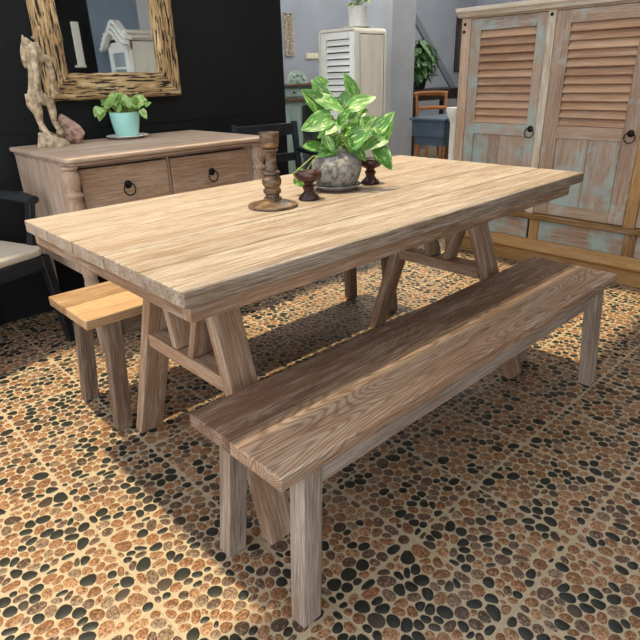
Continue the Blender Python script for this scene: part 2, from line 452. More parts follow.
b = MB(); b.box(XL, 2.68, 3.0, 3.06, 0, .899).box(XL, 2.68, 3.003, 3.057, .899, .907).box(XL, 2.68, 3.0, 3.06, .907, 2.42)
struct(b.build('wall_back', 'black_wall'))
struct(MB().box(XL, XR, YB, YB+.12, 0, 3.3).build('wall_far', 'blue_wall'))
struct(MB().box(XR, XR+.12, YF, YB, 0, 3.3).build('wall_right', 'blue_wall'))
struct(MB().box(4.47, 4.81, 3.6, 3.95, 0, 3.3).build('wall_pillar', 'pillar', bevel=.008))
struct(MB().box(1.1, 3.85, YF-.1, YF, 0, 3.3).box(XL, 1.1, YF-.1, YF, 2.5, 3.3).build('wall_front_black', 'black_wall'))
struct(MB().box(3.85, 4.58, YF-.1, YF, 0, 3.3).build('wall_front_grey', 'grey_wall'))
struct(MB().box(4.58, XR, YF-.1, YF, 0, 3.3).build('wall_front_white', 'white_wall'))
# slanted grey strip along the far wall
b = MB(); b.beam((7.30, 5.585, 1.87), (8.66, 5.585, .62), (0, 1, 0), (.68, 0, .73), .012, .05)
struct(b.build('slanted_strip_1', plain('diagonal_grey', hexc('777d88'), .9, .04, 3)))
# unseen ceiling; its skylight opening is stepped to shape the sun patch
CZ = 3.25
sky_x0, sky_x1, sky_y0, sky_y1, sky_y2, sky_xs = -1.2, 3.05, 1.09, 2.55, 2.80, .72
b = MB()
b.box(XL, XR, YF-.1, -1.3, CZ, CZ+.06).box(XL, sky_x0, -1.3, sky_y0, CZ, CZ+.06).box(sky_x1, XR, -1.3, sky_y0, CZ, CZ+.06)
b.box(XL, sky_x0, sky_y0, YB, CZ, CZ+.06)
b.box(sky_x1, XR, sky_y0, 2.3, CZ, CZ+.06).box(7.8, XR, 2.3, YB, CZ, CZ+.06).box(sky_x1, 7.8, 5.2, YB, CZ, CZ+.06)
b.box(sky_xs, sky_x1, sky_y1, YB, CZ, CZ+.06)
b.box(sky_x0, sky_xs, sky_y2, YB, CZ, CZ+.06)
struct(b.build('ceiling', 'ceil'))
def sheet_mat():
    m, nt, bb = new_mat('translucent_fill_sheet')
    tr = nt.nodes.new('ShaderNodeBsdfTranslucent'); tr.inputs[0].default_value = (.55, .56, .57, 1)
    nt.links.new(tr.outputs[0], [n for n in nt.nodes if n.type == 'OUTPUT_MATERIAL'][0].inputs[0]); nt.nodes.remove(bb)
    return m
M['sheet'] = sheet_mat()
M['sheet_clear'] = M['sheet'].copy(); [n for n in M['sheet_clear'].node_tree.nodes if n.type == 'BSDF_TRANSLUCENT'][0].inputs[0].default_value = (.9, .9, .9, 1)
struct(MB().box(sky_x0, sky_x1, -1.3, sky_y0, CZ+.02, CZ+.026).build('fill_sheet_front', 'sheet'))  # added unseen sheet, gives soft fill light over table and near floor
struct(MB().box(3.05, 7.8, 2.3, 5.2, CZ+.02, CZ+.026).build('fill_sheet_rear', 'sheet_clear'))  # second added sheet, out of view, brightens the locker and back room

# ------------------------------------------------------------------ dining table
TX0, TX1, TY0, TY1, TH, TT_ = .5791, 2.2445, .8122, 1.676, .77, .034
table = thing('dining_table', 'large whitewashed wooden dining table with thick plank top on A-frame trestles', 'table', ((TX0+TX1)/2, (TY0+TY1)/2, 0))
tc_ = V(table.location)
def loc(mb, o):
    for i in range(len(mb.v)): mb.v[i] = mb.v[i]-V(o.location)
    return mb
b = MB(); ys = [TY0, .984, 1.158, 1.333, 1.505, TY1]
for i in range(5):
    b.box(TX0+random.uniform(-.001, .001), TX1, ys[i]+.0019, ys[i+1]-.0019, TH-TT_, TH, 0, rnd=[.15, .40, .55, .75, .95][i])
loc(b, table).build('tabletop', 'table', table, bevel=.0025)
for y_ in ys[1:5]:
    b = MB(); b.box(TX0+.004, TX1-.004, y_-.0018, y_+.0018, TH-TT_, TH-.0016, 0); loc(b, table).build('joint', 'slot', table)
b = MB(); ax0, ax1, ay0, ay1 = .594, 2.165, .826, 1.662; zt, zb = TH-TT_, .700
b.box(ax0, ax1, ay0, ay0+.03, zb, zt, 0).box(ax0, ax1, ay1-.03, ay1, zb, zt, 0)
b.box(ax0, ax0+.03, ay0+.03, ay1-.03, zb, zt, 1).box(ax1-.03, ax1, ay0+.03, ay1-.03, zb, zt, 1)
loc(b, table).build('apron', 'table_edge', table, bevel=.002)
YC = (TY0+TY1)/2
def trestle(x0, x1, lean):
    """x0,x1: the two faces at floor level; lean: shift in x per metre of height"""
    X = lambda z: (x0+x1)/2+lean*z
    hx = (x1-x0)/2
    yo = lambda z: .380-.345*z                    # outer half width at height z
    ztop = .700
    for sg in (-1, 1):
        lb = MB(); hw = .021
        lb.beam((X(0), YC+sg*(yo(0)-hw), 0), (X(ztop), YC+sg*(yo(ztop)-hw), ztop), (1,0,0), (0,1,0), hx, hw)
        loc(lb, table).build('leg', 'table_edge', table, bevel=.003)
    zs = .400
    lb = MB(); lb.beam((X(zs), YC-yo(zs)+.045, zs), (X(zs), YC+yo(zs)-.045, zs), (1,0,0), (0,0,1), hx*.9, .0215)
    loc(lb, table).build('stretcher', 'table_edge', table, bevel=.002)
    for sg in (-1, 1):
        lb = MB(); lb.beam((X(.425), YC+sg*.040, .425), (X(ztop), YC+sg*.128, ztop), (1,0,0), (0,1,0), hx*.88, .0125)
        loc(lb, table).build('brace', 'table_edge', table, bevel=.002)
    lb = MB(); lb.box(X(.68)-hx*.9, X(.68)+hx*.9, YC-.34, YC+.34, .672, .7005, 1)
    loc(lb, table).build('crossbar', 'table_edge', table, bevel=.002)
trestle(.7635, .8476, .035); trestle(1.976, 2.060, -.035)

# ------------------------------------------------------------------ benches
def bench(label, x0, x1, y0, y1, mtop, mleg, e=.0346):
    H, T = .4319, .034
    t = thing('bench', label, 'bench', ((x0+x1)/2, (y0+y1)/2, 0), 0, None)
    yc = (y0+y1)/2
    b = MB(); ym = y0+(y1-y0)*.52
    b.box(x0, x1, y0, ym-.0006, H-T, H, 0, rnd=1.15).box(x0, x1, ym+.0006, y1, H-T, H, 0, rnd=.25)
    loc(b, t).build('seat', mtop, t, bevel=.004)
    for sx in (-1, 1):
        xf = x0+e+.027 if sx < 0 else x1-e-.027
        for sy in (-1, 1):
            lb = MB()
            lb.beam((xf, yc+sy*.142, 0), (xf-sx*.034, yc+sy*.126, H-T), (1,0,0), (0,1,0), .0268, .0225)
            loc(lb, t).build('leg', mleg, t, bevel=.003)
    b = MB()
    xa, xb = x0+e+.092, x1-e-.092
    b.box(xa-.02, xb+.02, yc-.140, yc-.118, .338, H-T, 0).box(xa-.02, xb+.02, yc+.118, yc+.140, .338, H-T, 0)
    b.box(xa-.012, xa+.006, yc-.104, yc+.104, .345, H-T, 1).box(xb-.006, xb+.012, yc-.104, yc+.104, .345, H-T, 1)
    loc(b, t).build('apron', mleg, t, bevel=.002)
    return t
bench('brown two-plank wooden bench in the foreground, in front of the dining table', .6263, 2.2158, .6283, .9519, 'bench', 'bench_leg')
bench('honey-coloured wooden bench behind the dining table, its sunlit end sticking out at the left', .6787, 2.268, 1.6518, 1.9754, 'oldbench', 'oldleg')

# ------------------------------------------------------------------ ring handle
def ring_handle(parent, p, axis, rad, mat='iron'):
    """p: centre of the backplate (parent-local); axis: 0 faces -x, 1 faces -y"""
    b = MB(); n = V((-1,0,0)) if axis == 0 else V((0,-1,0)); sd = V((0,1,0)) if axis == 0 else V((1,0,0)); p = V(p)
    b.lathe([(rad*.68, 0), (rad*.68, -.003), (rad*.5, -.006), (rad*.28, -.008), (rad*.26, -.016), (rad*.1, -.018)], p, 18, True, axis)
    c = p+n*.014+V((0,0,-rad*.75))
    b.tube([c+sd*(rad*math.cos(a*math.pi/10))+UP*(rad*math.sin(a*math.pi/10))+n*(.002*math.sin(a*math.pi/10)*-1) for a in range(20)], rad*.11, 6, closed=True)
    return b.build('ring_handle', mat, parent)

# ------------------------------------------------------------------ sideboard
sb = thing('sideboard', 'pinkish washed wooden sideboard with drawers against the black wall', 'sideboard', (1.42, 2.64, 0))
b = MB()
def rounded(x0, x1, y0, y1, r, n=6):
    o = []
    for (cx, cy, a0) in ((x1-r, y1-r, 0), (x0+r, y1-r, 90), (x0+r, y0+r, 180), (x1-r, y0+r, 270)):
        for k in range(n+1):
            a = math.radians(a0+90*k/n); o.append((cx+r*math.cos(a), cy+r*math.sin(a)))
    return o
b.prism(rounded(.938, 1.945, 2.262, 2.985, .03), .832, .851, 2, 0)
b.prism(rounded(.952, 1.93, 2.276, 2.985, .03), .817, .832, 2, 0)
loc(b, sb).build('top', 'side', sb, bevel=.006, seg=3)
b = MB(); b.box(.958, .980, 2.345, 2.97, .345, .817, 2).box(1.872, 1.895, 2.345, 2.97, .345, .817, 2)
b.box(.985, 1.872, 2.93, 2.95, .345, .817, 0).box(.985, 1.872, 2.345, 2.93, .345, .365, 0).box(.985, 1.872, 2.345, 2.37, .80, .817, 0)
b.box(.980, .996, 2.325, 2.36, .345, .817, 2).box(1.838, 1.872, 2.325, 2.36, .345, .817, 2).box(1.398, 1.410, 2.325, 2.36, .345, .817, 2)
b.box(1.008, 1.838, 2.335, 2.36, .572, .584, 0)
loc(b, sb).build('carcass', 'side', sb, bevel=.002)
for px, py in ((.960, 2.312), (1.900, 2.312)):
    prof = [(.012, 0), (.017, .006), (.020, .10), (.024, .22), (.030, .33), (.026, .345), (.029, .36), (.032, .40), (.033, .66), (.029, .690), (.036, .698), (.036, .708), (.027, .716), (.031, .735), (.0375, .765), (.034, .79), (.027, .802), (.036, .808), (.036, .817)]
    b = MB(); b.lathe(prof, (px, py, 0), 24, True, 2)
    loc(b, sb).build('corner_post', 'side', sb, angle=50)
for px in (.995, 1.87):
    b = MB(); b.beam((px, 2.94, 0), (px, 2.94, .40), (1,0,0), (0,1,0), .02, .02, s0=.7); loc(b, sb).build('rear_leg', 'side', sb, bevel=.002)
for z0, z1 in ((.586, .797), (.368, .569)):
    for x0, x1 in ((1.000, 1.394), (1.414, 1.834)):
        b = MB(); b.box(x0, x1, 2.318, 2.338, z0, z1, 0)
        d = loc(b, sb).build('drawer', 'drawer', sb, bevel=.003)
        ring_handle(d, V(((x0+x1)/2, 2.318, (z0+z1)/2+.022))-sb.location, 1, .0255)

# ------------------------------------------------------------------ mirror on the black wall
mir = thing('wall_mirror', 'large mirror in a rugged driftwood frame hung on the black wall', 'mirror', (1.54, 2.985, 1.04))
MX0, MX1, MZ0, MZ1, FWD = 1.164, 1.900, 1.040, 2.12, .124
def frame_bar(mb, a0, a1, hor, c0, c1):
    """eroded bar: grid of points with noise, mitred ends"""
    n, k = 90, 12; P = []; Q = []; Fc = []
    sec = [(-1, 0), (-1, .6), (-.9, .92)]+[(-.75+i*1.5/5, 1+.12*math.sin(i*2.1)) for i in range(6)]+[(.9, .92), (1, .6), (1, 0)]
    k = len(sec)
    for i in range(n+1):
        for j, (s_, d_) in enumerate(sec):
            cc = (c0+c1)/2+s_*abs(c1-c0)/2
            inner = (s_+1)/2 if c1 > c0 else 1-(s_+1)/2
            lo, hi = a0+inner*FWD, a1-inner*FWD
            t = lo+(hi-lo)*i/n
            nz = noise.noise(V((t*9, cc*60, 3.1)))*.006+noise.noise(V((t*30, cc*120, 8)))*.003
            edge = noise.noise(V((t*14, s_*3, 5)))*.004*(1 if abs(s_) > .8 else 0)
            dpt = .034*d_+nz*(1 if d_ > .3 else 0)
            P.append(V((t, -dpt, cc+edge)) if hor else V((cc+edge, -dpt, t))); Q.append((t, cc, dpt))
    for i in range(n):
        for j in range(k-1): Fc.append((i*k+j, i*k+j+1, (i+1)*k+j+1, (i+1)*k+j))
    mb._add(P, Fc, Q)
b = MB()
frame_bar(b, MX0, MX1, True, MZ0, MZ0+FWD); frame_bar(b, MX0, MX1, True, MZ1, MZ1-FWD)
frame_bar(b, MZ0, MZ1, False, MX0, MX0+FWD); frame_bar(b, MZ0, MZ1, False, MX1, MX1-FWD)
for i in range(len(b.v)): b.v[i] = b.v[i]+V((0, 2.997, 0))
loc(b, mir).build('frame', 'drift', mir, angle=60)
b = MB(); b.box(MX0+FWD-.012, MX1-FWD+.012, 2.988, 2.994, MZ0+FWD-.012, MZ1-FWD+.012)
loc(b, mir).build('glass', 'mirror', mir, smooth=False)

# ------------------------------------------------------------------ louvred cabinet
CX = 3.362
cab = thing('wardrobe', 'tall reclaimed wood wardrobe with louvred doors and faded teal paint', 'wardrobe', (CX+.3, 1.25, 0))
YL, YR_ = 2.130, .38
b = MB()
b.box(CX+.02, CX+.58, YL-.028, YL-.004, .14, 1.41, 2).box(CX+.02, CX+.58, YR_+.004, YR_+.028, .14, 1.41, 2)
b.box(CX+.55, CX+.575, YR_, YL-.02, .14, 1.41, 2).box(CX+.06, CX+.56, YR_+.02, YL-.03, .150, .165, 1)
loc(b, cab).build('carcass', 'cab', cab, bevel=.002)
def cpart(name, mat, boxes, bev=.003, parent=None):
    q = MB()
    for bx in boxes: q.box(*bx)
    return loc(q, cab).build(name, mat, parent or cab, bevel=bev)
cpart('stile', 'cab_tan', [(CX+.004, CX+.05, 2.068, YL, .14, 1.41, 2)])
cpart('stile', 'cab_pale', [(CX+.002, CX+.05, 1.543, 1.588, .30, 1.405, 2)])
cpart('stile', 'cab_gold', [(CX+.002, CX+.05, .962, 1.022, .30, 1.405, 2)])
cpart('stile', 'cab_gold', [(CX+.004, CX+.05, YR_, .44, .14, 1.41, 2)])
cpart('top_rail', 'cab', [(CX+.004, CX+.05, YR_, YL, 1.402, 1.412, 1)])
cpart('lower_rail', 'cab_gold', [(CX-.012, CX+.05, YR_, YL, .283, .318, 1)], .006)
# low panels with short stiles
cpart('low_panel', 'cab_teal', [(CX+.018, CX+.04, .95, 1.52, .14, .285, 1), (CX+.018, CX+.04, 1.575, 2.07, .14, .285, 1), (CX+.018, CX+.04, .44, .98, .14, .285, 1)], .002)
cpart('short_stile', 'cab_gold', [(CX+.004, CX+.045, 1.50, 1.555, .14, .284, 2)])
cpart('short_stile', 'cab_gold', [(CX+.004, CX+.045, .945, 1.005, .14, .284, 2)])
b = MB(); pr = [(-.006, .0), (-.006, .085), (-.022, .092), (-.026, .105), (-.016, .118), (-.010, .145), (.004, .158), (.58, .158), (.58, 0)]
b.prism([(CX+a, z) for a, z in pr], YR_-.02, YL+.02, 1, 1)
for v in b.v: pass
loc(b, cab).build('plinth', 'cab_gold', cab, bevel=.003)
b = MB(); b.prism([(CX+a, z) for a, z in ((.004, 1.410), (-.012, 1.414), (-.020, 1.428), (-.038, 1.438), (-.042, 1.460), (.60, 1.460), (.60, 1.410))], YR_-.03, YL+.022, 1, 1)
loc(b, cab).build('cornice', 'cab_pale', cab, bevel=.002)
# bolt heads on the stiles
for (y, z) in ((2.105, 1.375), (2.108, 1.335), (1.566, 1.385), (1.53, .53)):
    b = MB(); b.lathe([(.009, -.005), (.009, -.002), (.004, .0), (.003, .012)], (CX+.002, y, z), 10, True, 0)
    loc(b, cab).build('bolt', 'iron', cab)
def cab_door(y0, y1, ly0, ly1, m_frame, m_panel, knob_y, hinge=True):
    """frame-and-panel door from y0 (right) to y1 (left) with a louvred opening on top"""
    z0, z1 = .322, 1.400; xf, xb = CX+.008, CX+.040
    zl0, zl1, zp0, zp1 = .822, 1.337, .385, .757; ym = (ly0+ly1)/2
    q = MB()
    q.box(xf, xb, y0+.002, ly0, z0, z1, 2).box(xf, xb, ly1, y1-.002, z0, z1, 2)
    q.box(xf, xb, ly0, ly1, zl1, z1, 1).box(xf, xb, ly0, ly1, zp1, zl0, 1).box(xf, xb, ly0, ly1, z0, zp0, 1)
    q.box(xf+.001, xb, ym-.005, ym+.005, zp0, zp1, 2)
    d = loc(q, cab).build('door', m_frame, cab, bevel=.0025)
    q = MB(); q.box(xf+.006, xb-.006, ly0+.003, ym-.006, zp0, zp1, 2).box(xf+.006, xb-.006, ym+.006, ly1-.003, zp0, zp1, 2)
    loc(q, cab).build('lower_panel', m_panel, d, bevel=.001)
    n = 12; pitch = (zl1-zl0)/n; q = MB()
    for i in range(n):
        zc = zl0+(i+.5)*pitch
        # slat tilted so that its lower edge comes forward
        q.beam((xb-.016, ly0, zc), (xb-.016, ly1, zc), (.52, 0, .854), (.854, 0, -.52), .0235, .0045)
    loc(q, cab).build('louvre_slats', 'slat', d, bevel=.0015)
    q = MB(); q.box(xb+.006, xb+.010, ly0-.01, ly1+.01, zl0-.01, zl1+.01); loc(q, cab).build('backing', 'slot', d)
    ring_handle(d, V((xf, knob_y, .800))-cab.location, 0, .027)
cab_door(1.588, 2.068, 1.650, 2.000, 'cab_teal', 'cab_teal', 1.620)
cab_door(1.022, 1.543, 1.108, 1.460, 'cab', 'cab_teal', 1.066)
cab_door(.440, .962, .522, .880, 'cab', 'cab_teal', .482)

# ------------------------------------------------------------------ cream louvred locker behind the table
lk = thing('locker', 'narrow cream louvred cupboard with rounded corners beside the grey pillar', 'cupboard', (3.85, 3.52, 0))
LX0, LX1, LY0, LY1, LZ = 3.70, 4.07, 3.32, 3.745, 1.458
b = MB()
out = rounded(LY0, LY1, .06, LZ, .035)
t_ = .022
b.prism([(y, z) for y, z in out], LX0+.03, LX1, 0, 2)
loc(b, lk).build('body', 'cream', lk, bevel=.004)
def hoop(mb, x0, x1, t):
    o = rounded(LY0, LY1, .06, LZ, .035); i_ = rounded(LY0+t, LY1-t, .06+t, LZ-t, .02)
    n = len(o); P = [V((x, y, z)) for x in (x0, x1) for (y, z) in o+i_]; Fc = []
    N = 2*n
    for k in range(n):
        k2 = (k+1) % n
        Fc += [(k, k2, n+k2, n+k), (N+k, N+n+k, N+n+k2, N+k2), (k, N+k, N+k2, k2), (n+k, n+k2, N+n+k2, N+n+k)]
    mb._add(P, Fc, [(p.z, p.x, p.y) for p in P])
b = MB(); hoop(b, LX0, LX0+.03, .02); loc(b, lk).build('front_frame', 'cream', lk, bevel=.003)
b = MB(); b.box(LX0+.05, LX1-.04, LY0-.004, LY0+.01, .12, LZ-.05, 2); loc(b, lk).build('side_panel', 'cream', lk, bevel=.002)
b = MB()
for x in (LX0+.046, LX1-.040): b.box(x, x+.008, LY0-.0015, LY0+.003, .12, LZ-.05, 2)
b.box(LX0+.046, LX1-.035, LY0-.0015, LY0+.003, LZ-.05, LZ-.043, 0)
loc(b, lk).build('panel_seam', 'slot', lk)
dy0, dy1, dz0, dz1 = LY0+.024, LY1-.024, .085, LZ-.024
wy0, wy1, wz0, wz1 = LY0+.075, LY1-.08, .80, LZ-.075
b = MB(); x0_, x1_ = LX0+.004, LX0+.028
b.box(x0_, x1_, dy0, wy0, dz0, dz1, 2).box(x0_, x1_, wy1, dy1, dz0, dz1, 2).box(x0_, x1_, wy0, wy1, wz1, dz1, 1).box(x0_, x1_, wy0, wy1, .70, wz0, 1)
b.box(x0_, x1_, wy0, wy1, dz0, .14, 1).box(x0_+.006, x1_, wy0, wy1, .14, .70, 2)
ld = loc(b, lk).build('door', 'white_paint', lk, bevel=.002)
b = MB(); n = 12
for i in range(n):
    zc = wz0+(i+.5)*(wz1-wz0)/n
    b.beam((x1_-.008, wy0, zc), (x1_-.008, wy1, zc), (.45, 0, .89), (.89, 0, -.45), .0235, .003)
loc(b, lk).build('louvre_slats', 'white_paint', ld, bevel=.001)
b = MB(); b.box(x0_+.022, x0_+.0255, wy0, wy1, wz0, wz1); loc(b, lk).build('backing', 'slot', ld)
b = MB(); b.box(LX0-.004, LX0+.004, LY0+.055, LY0+.068, .72, .78); loc(b, lk).build('latch', 'iron', ld)
for fx in (LX0+.05, LX1-.05):
    for fy in (LY0+.04, LY1-.04):
        b = MB(); b.lathe([(.014, 0), (.018, .06)], (fx, fy, 0), 12); loc(b, lk).build('foot', 'cream', lk)

# ------------------------------------------------------------------ potted plants
def saucer(label, c, r, mat, rim=.012, name='saucer'):
    b = MB(); b.lathe([(r*.62, 0), (r*.66, .002), (r*.96, rim), (r, rim+.002), (r*.985, rim+.004), (r*.93, rim+.001), (r*.62, .006), (.001, .005)], (0,0,0), 36)
    return tag(b.build(name, mat, loc=c), label, 'saucer')
def leaf_cluster(mb, st, root, n, rad, h0, h1, size, rnd, spread=1.):
    for i in range(n):
        a = rnd.uniform(0, 2*math.pi); rr = rad*math.sqrt(rnd.uniform(.04, 1)); hz = rnd.uniform(h0, h1)
        p = V(root)+V((rr*math.cos(a), rr*math.sin(a), hz))
        d = V((math.cos(a), math.sin(a), rnd.uniform(-.5, .5))).normalized()
        L = size*rnd.uniform(.7, 1.2)
        nr = V((rnd.uniform(-.5, .5), rnd.uniform(-.5, .5), 1))-V((math.cos(a), math.sin(a), 0))*-.3
        mb.leaf(p-d*L*.3, p+d*L*.7, nr, L*.68, .3, .25)
        if st is not None:
            q = p-d*L*.3; st.tube([V(root), V(root)*.5+q*.5+V((0,0,.02)), q], .0016, 5)

# big stoneware vase with pothos, on the table
VC = V((1.456, 1.300, TH))
saucer('grey clay saucer under the round stoneware vase on the table', VC, .082, 'stone_saucer', .016)
vp = thing('potted_pothos', 'large variegated pothos in a round rough grey stoneware pot on the table', 'potted plant', VC+V((0,0,.0065)))
b = MB(); b.lathe([(.050, 0), (.058, .006), (.074, .030), (.083, .058), (.081, .080), (.070, .100), (.052, .112), (.045, .116), (.050, .124), (.052, .128), (.046, .127), (.040, .118), (.03, .112), (.001, .112)], (0,0,0), 40)
b.build('pot', 'stone', vp)
b = MB(); b.lathe([(.041, .108), (.036, .117), (.02, .120), (.001, .121)], (0,0,0), 20); b.build('soil', 'soil', vp)
K = .0033
def im(px, py, t=0.):        # position in the vase's own frame, set out along its broad side
    return RR*((px-337)*K)+UP*((187-py)*K/.915-.0065)+TT*t
#       base (px,py), tip (px,py), depth towards viewer base/tip, width factor, normal tilt
LV = [((326,117),(305,100),.00,.02,.62), ((330,112),(315,92),-.03,-.03,.55), ((331,124),(303,132),.03,.05,.62),
      ((329,97),(318,90),-.05,-.05,.5), ((322,108),(346,118),.00,.03,.5), ((356,107),(346,87),-.02,-.03,.5),
      ((342,116),(352,100),-.04,-.04,.55), ((350,116),(375,107),.02,.03,.58), ((340,130),(350,116),.03,.06,.6),
      ((346,124),(360,112),-.02,-.02,.55), ((349,145),(370,134),.04,.07,.72), ((360,134),(378,124),-.02,-.02,.6),
      ((374,138),(393,120),.01,.02,.52), ((380,146),(394,128),-.02,-.02,.5), ((384,143),(362,150),.03,.05,.5),
      ((376,150),(391,169),.03,.05,.60), ((338,147),(318,155),.03,.06,.62), ((333,150),(340,136),.02,.05,.6),
      ((326,138),(334,152),.05,.07,.5), ((352,150),(344,138),.05,.08,.6), ((336,126),(328,140),-.03,-.05,.6),
      ((356,126),(370,120),-.05,-.06,.6), ((344,138),(358,128),.02,.04,.66), ((366,148),(352,140),.0,.02,.6),
      ((330,134),(318,142),-.02,-.04,.55), ((366,118),(356,130),-.06,-.07,.6), ((298,172),(304,180),.075,.085,.8), ((297,167),(305,174),.06,.07,.8)]
fol, st = MB(), MB(); rnd = random.Random(3)
for k in range(14):
    bx_, by_ = rnd.uniform(318, 372), rnd.uniform(118, 152); an = rnd.uniform(0, 6.28); L_ = rnd.uniform(12, 17); t_0 = rnd.uniform(-.05, .05)
    LV.append(((bx_, by_), (bx_+L_*math.cos(an), by_-L_*math.sin(an)*.8), t_0, t_0+.03, .62))
for (bp, tp, t0, t1, wf) in LV:
    p0, p1 = im(*bp, t0), im(*tp, t1); L = (p1-p0).length
    nr = TT*1.0+UP*rnd.uniform(.5, 1.1)+RR*rnd.uniform(-.4, .4)
    fol.leaf(p0, p1, nr, max(L, .05)*wf*1.12, .28, rnd.uniform(.02, .12))
    if bp[1] < 170:
        root = RR*rnd.uniform(-.02, .02)+TT*rnd.uniform(-.015, .015)+UP*.115
        mid = root*.4+p0*.6+UP*rnd.uniform(.01, .03)
        st.tube([root, mid, p0], [.0022, .0019, .0015], 6)
st.tube([RR*-.03+TT*.02+UP*.116, RR*-.075+TT*.05+UP*.10, RR*-.11+TT*.07+UP*.05, im(297, 172, .07)], .0018, 6)
fo = fol.build('foliage', 'pothos', vp, angle=70)
st.build('stems', 'stem', vp)

# mint pot on the sideboard
TC = V((1.490, 2.868, .851))
saucer('white saucer under the mint green pot on the sideboard', TC, .106, 'ceramic_white', .012)
TPS = 1.06
tp = thing('potted_plant', 'small bright trailing plant in a mint green ceramic pot on the sideboard', 'potted plant', TC+V((0,0,.0065)))
b = MB(); b.lathe([(.049, 0), (.054, .004), (.064, .042), (.071, .085), (.074, .119), (.070, .120), (.061, .09), (.001, .09)], (0,0,0), 36); b.build('pot', 'ceramic_teal', tp)
b = MB(); b.lathe([(.062, .090), (.05, .098), (.001, .1)], (0,0,0), 20); b.build('soil', 'soil', tp)
fol, st = MB(), MB(); rnd = random.Random(11)
for i in range(42):
    a = rnd.uniform(-1.0, 1.0); x = a*.115; z = .135+rnd.uniform(0, .075)*(1-.4*abs(a)); t = rnd.uniform(-.06, .06)
    p = RR*x+UP*z+TT*t; d = (RR*(a*.8+rnd.uniform(-.7, .7))+UP*rnd.uniform(-.5, .7)+TT*rnd.uniform(-.2, .6)).normalized(); L = rnd.uniform(.034, .054)
    fol.leaf(p-d*L*.4, p+d*L*.6, TT+UP*rnd.uniform(.2, 1.4)+RR*rnd.uniform(-.5, .5), L*.75, .3, .15)
    r_ = RR*a*.03+UP*.095; st.tube([r_, (r_+p)*.5+UP*.02, p-d*L*.4], .0017, 5)
for (x, z) in ((-.105, .11), (-.12, .13), (-.09, .125), (.10, .115)):
    p = RR*x+UP*z+TT*.03; fol.leaf(p+UP*.015, p-UP*.03+RR*x*.2, TT+UP*.3, .036, .3, .1); st.tube([RR*x*.4+UP*.095, RR*x*.8+UP*.145+TT*.02, p+UP*.015], .0017, 5)
fol.build('foliage', 'pothos2', tp, angle=70); st.build('stems', 'stem', tp)

# white pot on the locker
WC = V((3.86, 3.45, LZ))
saucer('white saucer under the white textured pot on top of the cream cupboard', WC, .118, 'ceramic_white', .010)
wp = thing('potted_plant', 'white textured pot with a small green plant on top of the cream cupboard', 'potted plant', WC+V((0,0,.0065)))
b = MB(); b.lathe([(.058, 0), (.064, .004), (.069, .06), (.076, .135), (.078, .150), (.073, .151), (.068, .12), (.001, .12)], (0,0,0), 36); b.build('pot', 'pot_white', wp)
b = MB(); b.lathe([(.069, .12), (.001, .13)], (0,0,0), 20); b.build('soil', 'soil', wp)
fol, st = MB(), MB(); leaf_cluster(fol, st, (0, 0, .125), 26, .10, .03, .13, .06, random.Random(5))
fol.build('foliage', 'pothos2', wp, angle=70); st.build('stems', 'stem', wp)

# ------------------------------------------------------------------ candlestick and goblets
b = MB()
cs = thing('candlestick', 'tall turned bronzed wooden candlestick on a round base on the table', 'candlestick', (1.148, 1.258, TH))
b.lathe([(.072, 0), (.074, .003), (.073, .008), (.060, .011), (.050, .014), (.030, .018), (.026, .020)], (0,0,0), 40)
b.build('base', M['bronze'], cs)
b = MB(); b.lathe([(.026, .018), (.027, .026), (.021, .030), (.020, .036), (.026, .042), (.026, .050), (.021, .055), (.0275, .066), (.0285, .076), (.025, .086), (.018, .092), (.026, .096), (.025, .101), (.018, .105), (.019, .112), (.016, .118), (.0165, .150), (.019, .156), (.0235, .160), (.023, .163), (.016, .166)], (0,0,0), 32)
b.build('stem', M['bronze'], cs)
b = MB(); b.lathe([(.016, .164), (.024, .170), (.027, .182), (.0275, .196), (.0285, .204), (.0285, .209), (.024, .209), (.020, .196), (.001, .194)], (0,0,0), 32)
b.build('cup', M['bronze'], cs)
def goblet(label, c):
    t = thing('goblet', label, 'candle holder', c)
    b = MB(); b.lathe([(.030, 0), (.033, .003), (.030, .010), (.021, .018), (.015, .026), (.018, .034), (.020, .040), (.014, .046), (.016, .052), (.022, .055)], (0,0,0), 32); b.build('stem', 'goblet', t)
    b = MB(); b.lathe([(.020, .053), (.035, .060), (.041, .070), (.041, .080), (.038, .085), (.033, .085), (.026, .076), (.001, .074)], (0,0,0), 32); b.build('bowl', 'goblet', t)
goblet('dark wooden goblet candle holder between the candlestick and the vase', (1.286, 1.252, TH))
goblet('dark wooden goblet candle holder right of the vase, partly under its leaves', (1.606, 1.285, TH))

# ------------------------------------------------------------------ carved horse figure and rock on the sideboard
KS = .00077
HC = V((1.085, 2.80, .851))
def hp(zx, zy, t=0.): return RR*((zx-215)*KS+.20*(612-zy)*KS)+UP*((612-zy)*KS/.93)+TT*t
b = MB()
b.tube([hp(118,84), hp(128,120), hp(124,180), hp(118,240), hp(116,290), hp(120,340), hp(128,385)], [.018, .029, .032, .026, .026, .036, .026], 14)          # neck, chest, back, haunch
b.tube([hp(100,70,.004), hp(84,95,.01), hp(76,135,.016), hp(80,178,.02), hp(88,205,.02)], [.017, .023, .019, .014, .010], 12)      # head bowed to the chest
b.tube([hp(72,72,.012), hp(64,44,.014)], [.012, .002], 8); b.tube([hp(112,66,-.008), hp(120,48,-.01)], [.012, .004], 8)              # ears
b.tube([hp(128,110,.015), hp(142,150,.045), hp(160,215,.060), hp(163,290,.060), hp(170,340,.050), hp(180,372,.045)], [.020, .018, .0145, .0125, .0135, .013], 10)   # fore leg
b.tube([hp(140,150,-.02), hp(180,160,-.01), hp(203,185,.0), hp(222,250,.0), hp(218,300,.0), hp(234,335,.0), hp(220,352,.0)], [.018, .017, .0155, .013, .0115, .014, .012], 10)
